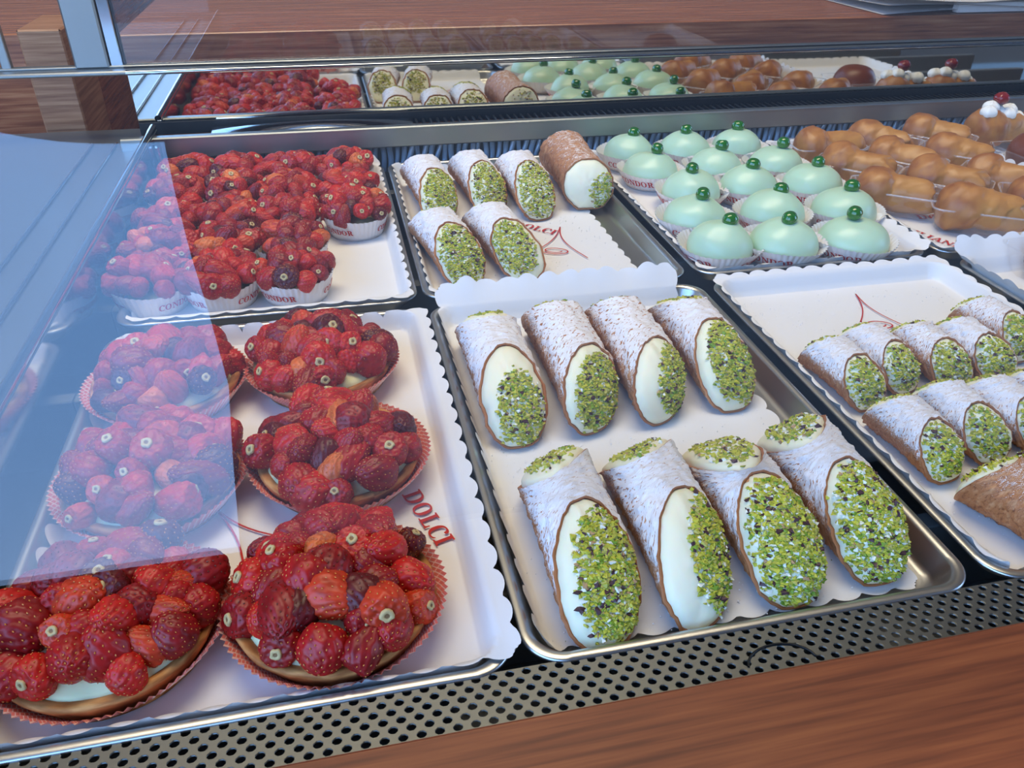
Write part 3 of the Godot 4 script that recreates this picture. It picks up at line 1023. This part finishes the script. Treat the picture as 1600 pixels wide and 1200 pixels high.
func cannoli() -> void:
	var g := "large cannoli with pistachio on the front tray"
	var B := [
		[0.038, 0.118, 0.145, {"cf": 0.062, "cr": 0.044, "rf": 0.1, "tex": 0, "pf": 0.74, "of": Vector2(0.15, -0.45), "bb": 0.009, "nf": 900, "nb": 300, "pb": 0.6}, "large cannolo with smooth cream above its pistachio, at the tray's rear left corner"],
		[0.092, 0.114, 0.145, {"cf": 0.05, "cr": 0.034, "rf": 0.55, "tex": 1, "pf": 0.84, "bf": 0.009, "nf": 900, "nb": 240, "sg": 0.03}, "blistered brown large cannolo, second from the left in the rear row"],
		[0.141, 0.116, 0.14, {"cf": 0.05, "cr": 0.032, "rf": 0.6, "tex": 1, "pf": 0.8, "of": Vector2(0.6, -0.2), "nf": 900, "nb": 200, "sg": 0.03}, "blistered large cannolo with cream on one side, third from left in rear row"],
		[0.194, 0.112, 0.138, {"cf": 0.06, "cr": 0.048, "rf": 0.15, "tex": 2, "pf": 0.86, "of": Vector2(0.35, 0.0), "nf": 1000, "nb": 300, "sg": 0.02}, "large cannolo at the rear right corner with a brown almond bit in pistachio"],
		[0.044, 0.288, 0.135, {"cf": 0.064, "cr": 0.05, "rb": -0.5, "bb": 0.009, "rf": 0.18, "tex": 0, "pf": 0.87, "of": Vector2(0.5, -0.2), "nf": 1150, "nb": 300, "bf": 0.011}, "large cannolo with dark-flecked pistachio end at the front left tray corner"],
		[0.096, 0.288, 0.132, {"cf": 0.062, "cr": 0.044, "rb": -0.4, "rf": 0.4, "tex": 0, "pf": 0.8, "of": Vector2(0.75, -0.1), "nf": 1050, "nb": 340, "bf": 0.01}, "large cannolo showing a wide white cream strip, second in the front row"],
		[0.146, 0.286, 0.128, {"cf": 0.06, "cr": 0.066, "rb": -0.2, "rf": 0.05, "tex": 0, "pf": 0.93, "nf": 1250, "nb": 420, "bf": 0.016, "bb": 0.009, "sg": 0.1}, "large cannolo with a fat fully coated pistachio end, third in front row"],
		[0.199, 0.28, 0.13, {"cf": 0.056, "cr": 0.056, "rb": -0.5, "rf": 0.05, "tex": 0, "pf": 0.95, "nf": 1250, "nb": 420, "bf": 0.013, "bb": 0.008, "sg": 0.16}, "large cannolo with sugar-dusted pistachio end at the tray's front right corner"]]
	for k in B.size():
		cannolo(Vector3(B[k][0], FLOOR + 0.0012, B[k][1]), 0.0, B[k][2], 0.0228, B[k][3], B[k][4], g, 7000 + k * 31)
	g = "cannoli on the rear tray"
	var C := [
		[0.04, -0.27, 0.135, 0.08, 0.0225, {"cf": 0.06, "cr": 0.03, "rf": 0.35, "tex": 2, "pf": 0.92, "nf": 700, "nb": 220}, "bare-sided cannolo at the rear left corner of the rear tray"],
		[0.096, -0.28, 0.13, 0.08, 0.0225, {"cf": 0.06, "cr": 0.03, "rf": 0.2, "tex": 0, "pf": 0.9, "nf": 700, "nb": 220, "sg": 0.1}, "sugared cannolo standing second from the left at the back of rear tray"],
		[0.147, -0.262, 0.14, 0.03, 0.0235, {"cf": 0.07, "cr": 0.035, "rf": 0.2, "tex": 0, "pf": 0.93, "nf": 800, "nb": 220, "sg": 0.14}, "long cannolo with sugared pistachio front, third from left on rear tray"],
		[0.21, -0.28, 0.13, -0.03, 0.0275, {"cf": 0.012, "cr": 0.012, "rf": -0.3, "tex": 3, "pf": 0.75, "of": Vector2(1.0, -0.4), "nf": 420, "nb": 60, "bf": 0.01}, "plain tan straight-cut cannolo with white cream end on the rear tray"],
		[0.034, -0.11, 0.128, 0.16, 0.0225, {"cf": 0.055, "cr": 0.036, "rf": 0.0, "tex": 0, "pf": 0.93, "nf": 800, "nb": 340, "sg": 0.08}, "sugar-white cannolo at the front left corner of the rear tray"],
		[0.088, -0.112, 0.13, 0.16, 0.0225, {"cf": 0.055, "cr": 0.034, "rf": -0.2, "tex": 0, "pf": 0.85, "of": Vector2(-0.3, 0.0), "nf": 750, "nb": 320}, "sugar-white cannolo with curled brown lip beside the red printed paper line"]]
	for k in C.size():
		cannolo(Vector3(C[k][0], FLOOR + 0.0012, C[k][1]), C[k][3], C[k][2], C[k][4], C[k][5], C[k][6], g, 7600 + k * 31)
	g = "small cannoli on the right front tray"
	var rows := [["rear", [[0.284, 0.165], [0.321, 0.152], [0.361, 0.157], [0.398, 0.157], [0.44, 0.13]]], ["middle", [[0.286, 0.245], [0.327, 0.235], [0.364, 0.235], [0.402, 0.232]]], ["front", [[0.306, 0.33], [0.352, 0.318]]]]
	var n := 0
	for r in rows:
		for k in r[1].size():
			var p: Array = r[1][k]
			var tx: int = [0, 0, 1, 0, 1, 0, 0, 0, 0, 3, 2][n]
			var L: float = 0.068 if r[0] != "front" else 0.085
			var lab := "small cannolo, %s from the left in the %s row of right tray" % [ORD[k], r[0]]
			if n == 9: lab = "larger brown barely sugared cannolo nearest the front of the right tray"
			cannolo(Vector3(p[0], FLOOR + 0.0012, p[1]), 0.1 + 0.05 * sin(n * 2.0) + (0.25 if r[0] == "front" else 0.0), L, 0.0172 if r[0] != "front" else 0.0195, {"cf": 0.026, "cr": 0.018, "rf": 0.15 * sin(n * 1.7), "tex": tx, "pf": 0.85, "nf": 420, "nb": 240, "bf": 0.008, "bb": 0.006, "sg": 0.08, "of": Vector2(-0.4, 0.1)}, lab, g, 8100 + n * 29)
			n += 1

# ---------------------------------------------------------------- green cakes, babas
func cakes() -> void:
	var cm := made([cup(0.027, 0.041, 0.021, 46, 0.0009)])
	var tx := made([around("CONDOR", 0.00031, 0.027, 0.041, 0.021, 0.011, 0.0012, 2)])
	var domes := []
	for k in 3:
		var nz := noise(60 + k, 24.0, 2)
		domes.append(made([lathe([Vector2(0.0285, 0.006), Vector2(0.0318, 0.013), Vector2(0.031, 0.022), Vector2(0.026, 0.031), Vector2(0.017, 0.0375), Vector2(0.008, 0.0405), Vector2(0.0, 0.041)], 40, 4, func(q: Vector3): return Vector3(q.x * (1.0 + 0.05 * nz.get_noise_3dv(q)), q.y * (1.0 + 0.05 * nz.get_noise_3dv(q)), q.z))]))
	var base := made([lathe([Vector2(0.0, 0.0006), Vector2(0.0255, 0.0008), Vector2(0.0295, 0.005), Vector2(0.0305, 0.009), Vector2(0.028, 0.013)], 36, 2)])
	var ch := made([grid(18, 12, func(u, v):
		var a: float = u * TAU
		var p: float = PI * (1.0 - v)
		return Vector3(cos(a) * sin(p) * 0.0082, cos(p) * 0.0074 - 0.0016 * exp(-sin(p) * sin(p) * 9.0) * (1.0 if v > 0.5 else 0.0), sin(a) * sin(p) * 0.0074), true)])
	var rows := [["front", [[0.290, -0.058], [0.353, -0.052], [0.425, -0.046]]], ["second", [[0.296, -0.13], [0.381, -0.126], [0.461, -0.12]]], ["middle", [[0.324, -0.205], [0.395, -0.209], [0.469, -0.198]]], ["fourth", [[0.306, -0.283], [0.388, -0.281], [0.466, -0.278]]], ["back", [[0.303, -0.352], [0.378, -0.352], [0.45, -0.352]]]]
	var n := 0
	for r in rows:
		for k in 3:
			rng.seed = 300 + n
			var p: Array = r[1][k]
			var t := thing("green_glazed_cake", "mint green glazed dome cake, %s in the %s row of its tray" % [["left one", "centre one", "right one"][k], r[0]], "cake", Vector3(p[0], FLOOR + 0.001, p[1]), 0.0, "mint green glazed dome cakes in paper cups")
			part(t, "paper_cup", cm, M.cup_white, Transform3D(Basis(Vector3.UP, rng.randf() * TAU), Vector3.ZERO))
			part(t, "cup_lettering", tx, M.print_red, Transform3D(Basis(Vector3.UP, rng.randf_range(-0.6, 0.6)), Vector3.ZERO))
			var s := rng.randf_range(0.97, 1.05)
			part(t, "sponge_base", base, M.sponge)
			part(t, "glazed_dome", domes[n % 3], M.green_glaze, Transform3D(Basis(Vector3.UP, rng.randf() * TAU).scaled(Vector3(s, rng.randf_range(0.93, 1.03), s)), Vector3.ZERO))
			part(t, "candied_cherry", ch, M.green_cherry, Transform3D(Basis(Vector3.UP, rng.randf() * TAU) * Basis(Vector3.RIGHT, rng.randf_range(-0.3, 0.3)), Vector3(rng.randf_range(-0.003, 0.006), 0.0435, rng.randf_range(-0.004, 0.004))))
			n += 1

func baba_shape(sd: int) -> ArrayMesh:
	# lying mushroom: cap at -x, stem towards +x
	var nz := noise(sd, 26.0, 3)
	var nf := noise(sd + 3, 160.0, 3)
	var prof := [Vector2(0.0, 0.002), Vector2(0.016, 0.004), Vector2(0.024, 0.012), Vector2(0.0262, 0.022), Vector2(0.0258, 0.031), Vector2(0.023, 0.0375), Vector2(0.0206, 0.0425), Vector2(0.0208, 0.051), Vector2(0.0195, 0.066), Vector2(0.0178, 0.08), Vector2(0.0135, 0.088), Vector2(0.0, 0.091)]
	var g := lathe(prof, 36, 4, func(q: Vector3): return q * (1.0 + 0.16 * nz.get_noise_3dv(q)) + q.normalized() * 0.001 * nf.get_noise_3dv(q))
	for k in g.v.size():
		var q: Vector3 = g.v[k]
		var cap := 1.0 - smoothstep(0.03, 0.046, q.y)
		var t := clampf(0.5 + nz.get_noise_3dv(q * 2.0) * 0.9, 0, 1)
		var cc := Color(0.27, 0.085, 0.02).lerp(Color(0.48, 0.2, 0.045), t)
		var cs := Color(0.52, 0.24, 0.055).lerp(Color(0.4, 0.16, 0.035), t)
		g.c[k] = cs.lerp(cc, cap)
	return made([move(g, Transform3D(Basis(Vector3.BACK, -PI / 2), Vector3(-0.046, 0.0245, 0)))])

func babas() -> void:
	var shapes := []
	for k in 4: shapes.append(baba_shape(500 + k * 3))
	var tub := loft([[0.001, 0.001, 0.0005, 0.0005], [0.041, 0.018, 0.008, 0.0005], [0.0425, 0.0195, 0.009, 0.002], [0.049, 0.027, 0.01, 0.0265], [0.0515, 0.0295, 0.011, 0.027], [0.052, 0.030, 0.011, 0.0255]], 48)
	var tubm := made([tub])
	var rp := []
	for k in 49:
		var q := rr(0.0515, 0.0295, 0.011, k / 48.0 if k < 48 else 0.0)
		rp.append(Vector3(q.x, 0.0268, q.y))
	var rimm := made([tube(rp, 0.0009, 6)])
	var B := [
		[0.556, -0.315, "baba, leftmost in the back row of the clear tubs tray"], [0.645, -0.328, "pale baba, second from left in the back row against the fins"], [0.728, -0.33, "dark-capped baba, last of the back row beside the folded paper edge"],
		[0.547, -0.232, "baba with pointed cap beside the green cakes, second row from back"], [0.622, -0.25, "baba with folded cap, centre of the second row from back"], [0.708, -0.258, "brown glossy baba by the scalloped paper edge, second row from back"],
		[0.541, -0.15, "dark-topped baba in front left tub above the printed red words"], [0.617, -0.165, "baba in the centre tub of the third row from back"], [0.703, -0.172, "pale baba in the right tub of the third row"],
		[0.595, -0.082, "large baba in the front tub nearest the viewer, cap at left"], [0.694, -0.098, "glossy baba at the right photo edge, front row"]]
	for k in B.size():
		rng.seed = 1500 + k
		var t := thing("baba_cake", "orange brown " + B[k][2], "baba", Vector3(B[k][0], FLOOR + 0.001, B[k][1]), [-0.1, -0.9, -0.85, -0.8, -0.95, -0.75, -0.65, -0.8, -0.9, -0.55, -0.6][k], "babas in clear plastic tubs")
		part(t, "sponge", shapes[(k * 3) % 4], M.baba, Transform3D(Basis(Vector3.RIGHT, rng.randf() * 0.5).scaled(Vector3.ONE * rng.randf_range(0.92, 0.98)), Vector3(0, 0.001, 0)))
		part(part(t, "plastic_tub", tubm, M.clear_plastic, Transform3D(Basis.IDENTITY.scaled(Vector3(0.93, 1, 0.92)), Vector3.ZERO)), "rim", rimm, M.plastic_rim)
	# cream topped babas at the right edge
	var blob := func(c: Vector3, r: float) -> Dictionary:
		return grid(16, 10, func(u, v):
			var a: float = u * TAU
			var p: float = PI * (1.0 - v)
			return c + Vector3(cos(a) * sin(p), cos(p) * 0.8, sin(a) * sin(p)) * r * (1.0 + 0.1 * cos(a * 5.0)), true)
	var D := [[0.835, -0.345, "orange brown baba topped with white cream and a red cherry"], [0.92, -0.345, "orange brown baba topped with white cream, cut off by the right edge"]]
	for k in D.size():
		var t := thing("cream_baba", D[k][2], "baba", Vector3(D[k][0], FLOOR + 0.001, D[k][1]), 0.05, "cream topped babas on the far right tray")
		part(t, "sponge", shapes[k + 1], M.baba, Transform3D(Basis.IDENTITY, Vector3(0, 0.001, 0)))
		var l := []
		for j in 6:
			l.append(blob.call(Vector3(-0.03 + j * 0.011, 0.05 + 0.004 * sin(j * 2.0) - maxf(0, j - 2) * 0.003, 0.006 * cos(j * 2.2)), 0.0105))
		part(t, "whipped_cream", made([join(l)]), M.whipped_cream)
		part(t, "cherry", made([blob.call(Vector3.ZERO, 0.0095)]), M.red_cherry, Transform3D(Basis.IDENTITY, Vector3(-0.01, 0.066, 0)))
	var E2 := [[0.812, -0.245, "dark brown glossy choux bun in clear tub at the right photo edge, rear"], [0.592, 0.04, "chocolate brown choux bun in clear wrap at the right edge, front tray"]]
	for k in 2:
		var t := thing("choux_bun", E2[k][2], "choux bun", Vector3(E2[k][0], FLOOR + 0.001, E2[k][1]), 0.0)
		part(t, "bun", made([lathe([Vector2(0, 0.001), Vector2(0.026, 0.002), Vector2(0.034, 0.014), Vector2(0.033, 0.03), Vector2(0.022, 0.044), Vector2(0, 0.049)], 32, 4)]), M.choux)
		part(t, "plastic_tub", tubm, M.clear_plastic, Transform3D(Basis.IDENTITY.scaled(Vector3(0.85, 1, 1.4)), Vector3.ZERO))

# ---------------------------------------------------------------- all
func _ready() -> void:
	materials()
	look_and_light()
	make_chips()
	setting()
	display_case()
	counter()
	tray(-0.125, 0.001, 0.364, "metal tray under the six large strawberry tarts", 0.243)
	tray(0.1215, 0.001, 0.364, "metal tray under the eight large cannoli", 0.241)
	tray(0.371, 0.001, 0.364, "metal tray under the small cannoli at the right")
	tray(0.621, 0.001, 0.364, "metal tray at the right edge under the front choux bun")
	tray(-0.125, -0.385, -0.012, "metal tray under the small strawberry tarts", 0.243)
	tray(0.1215, -0.385, -0.012, "half empty metal tray under the rear cannoli", 0.241)
	tray(0.371, -0.385, -0.012, "metal tray under the mint green glazed cakes")
	tray(0.621, -0.385, -0.012, "metal tray under the babas in plastic tubs")
	tray(0.871, -0.385, -0.012, "metal tray under the cream topped babas at far right")
	var la := liner(-0.119, 0.183, 0.119, 0.176, [0.0, 0.003, 0.003, 0.003], "scalloped white paper under the large strawberry tarts, printed in red", 1, 0.1085, 0.1685, Vector2(-0.125, 0.1825))
	var lb := liner(0.115, 0.17, 0.107, 0.18, [0.002, 0.0, 0.011, 0.0], "scalloped white paper under the large cannoli, its rear edge standing up", 2, 0.1075, 0.1685, Vector2(0.1215, 0.1825))
	var le := liner(0.371, 0.177, 0.117, 0.177, [0.002, 0.004, 0.006, 0.003], "scalloped white paper under the small cannoli, printed with a red horn", 3, 0.107, 0.1685, Vector2(0.371, 0.1825))
	liner(0.622, 0.172, 0.122, 0.182, [0.012, 0.004, 0.012, 0.003], "scalloped white paper at the right edge around the front choux bun", 4, 0.107, 0.1685, Vector2(0.621, 0.1825))
	liner(-0.122, -0.2, 0.115, 0.187, [0.003, 0.002, 0.012, 0.0], "scalloped white paper under the small strawberry tarts", 5, 0.1085, 0.1735, Vector2(-0.125, -0.1985))
	var lc := liner(0.108, -0.196, 0.102, 0.18, [0.004, 0.0, 0.003, 0.006], "creased scalloped white paper under the rear cannoli", 6, 0.1075, 0.1735, Vector2(0.1215, -0.1985))
	liner(0.374, -0.2, 0.121, 0.183, [0.002, 0.007, 0.003, 0.002], "scalloped white paper under the mint green cakes", 7, 0.107, 0.1735, Vector2(0.371, -0.1985))
	var lf := liner(0.624, -0.198, 0.121, 0.184, [0.003, 0.02, 0.004, 0.008], "scalloped white paper under the babas, printed with red words", 8, 0.107, 0.1735, Vector2(0.621, -0.1985))
	liner(0.871, -0.2, 0.115, 0.183, [0.01, 0.004, 0.004, 0.004], "scalloped white paper under the cream topped babas", 9, 0.107, 0.1735, Vector2(0.871, -0.1985))
	dust(lb, Rect2(0.012, 0.01, 0.2, 0.34), 2600, 11)
	dust(lc, Rect2(0.02, -0.36, 0.18, 0.33), 1800, 12)
	dust(le, Rect2(0.265, 0.02, 0.2, 0.32), 1800, 13)
	print_words(la, "DOLCI", Vector2(-0.031, 0.243), -1.27, 0.011)
	print_mark(la, Vector2(-0.125, 0.25), 0.6, 1.1)
	print_mark(le, Vector2(0.372, 0.075), -0.25, 1.0)
	print_mark(lc, Vector2(0.147, -0.125), -0.35, 1.1)
	print_words(lc, "DOLCI", Vector2(0.137, -0.174), -0.75, 0.011)
	print_words(lf, "SICILIANI", Vector2(0.533, -0.078), -1.15, 0.0105)
	print_words(lf, "DOLCI", Vector2(0.585, -0.12), -0.2, 0.012)
	print_mark(lf, Vector2(0.64, -0.06), -0.5, 1.0)
	tarts()
	cannoli()
	cakes()
	babas()
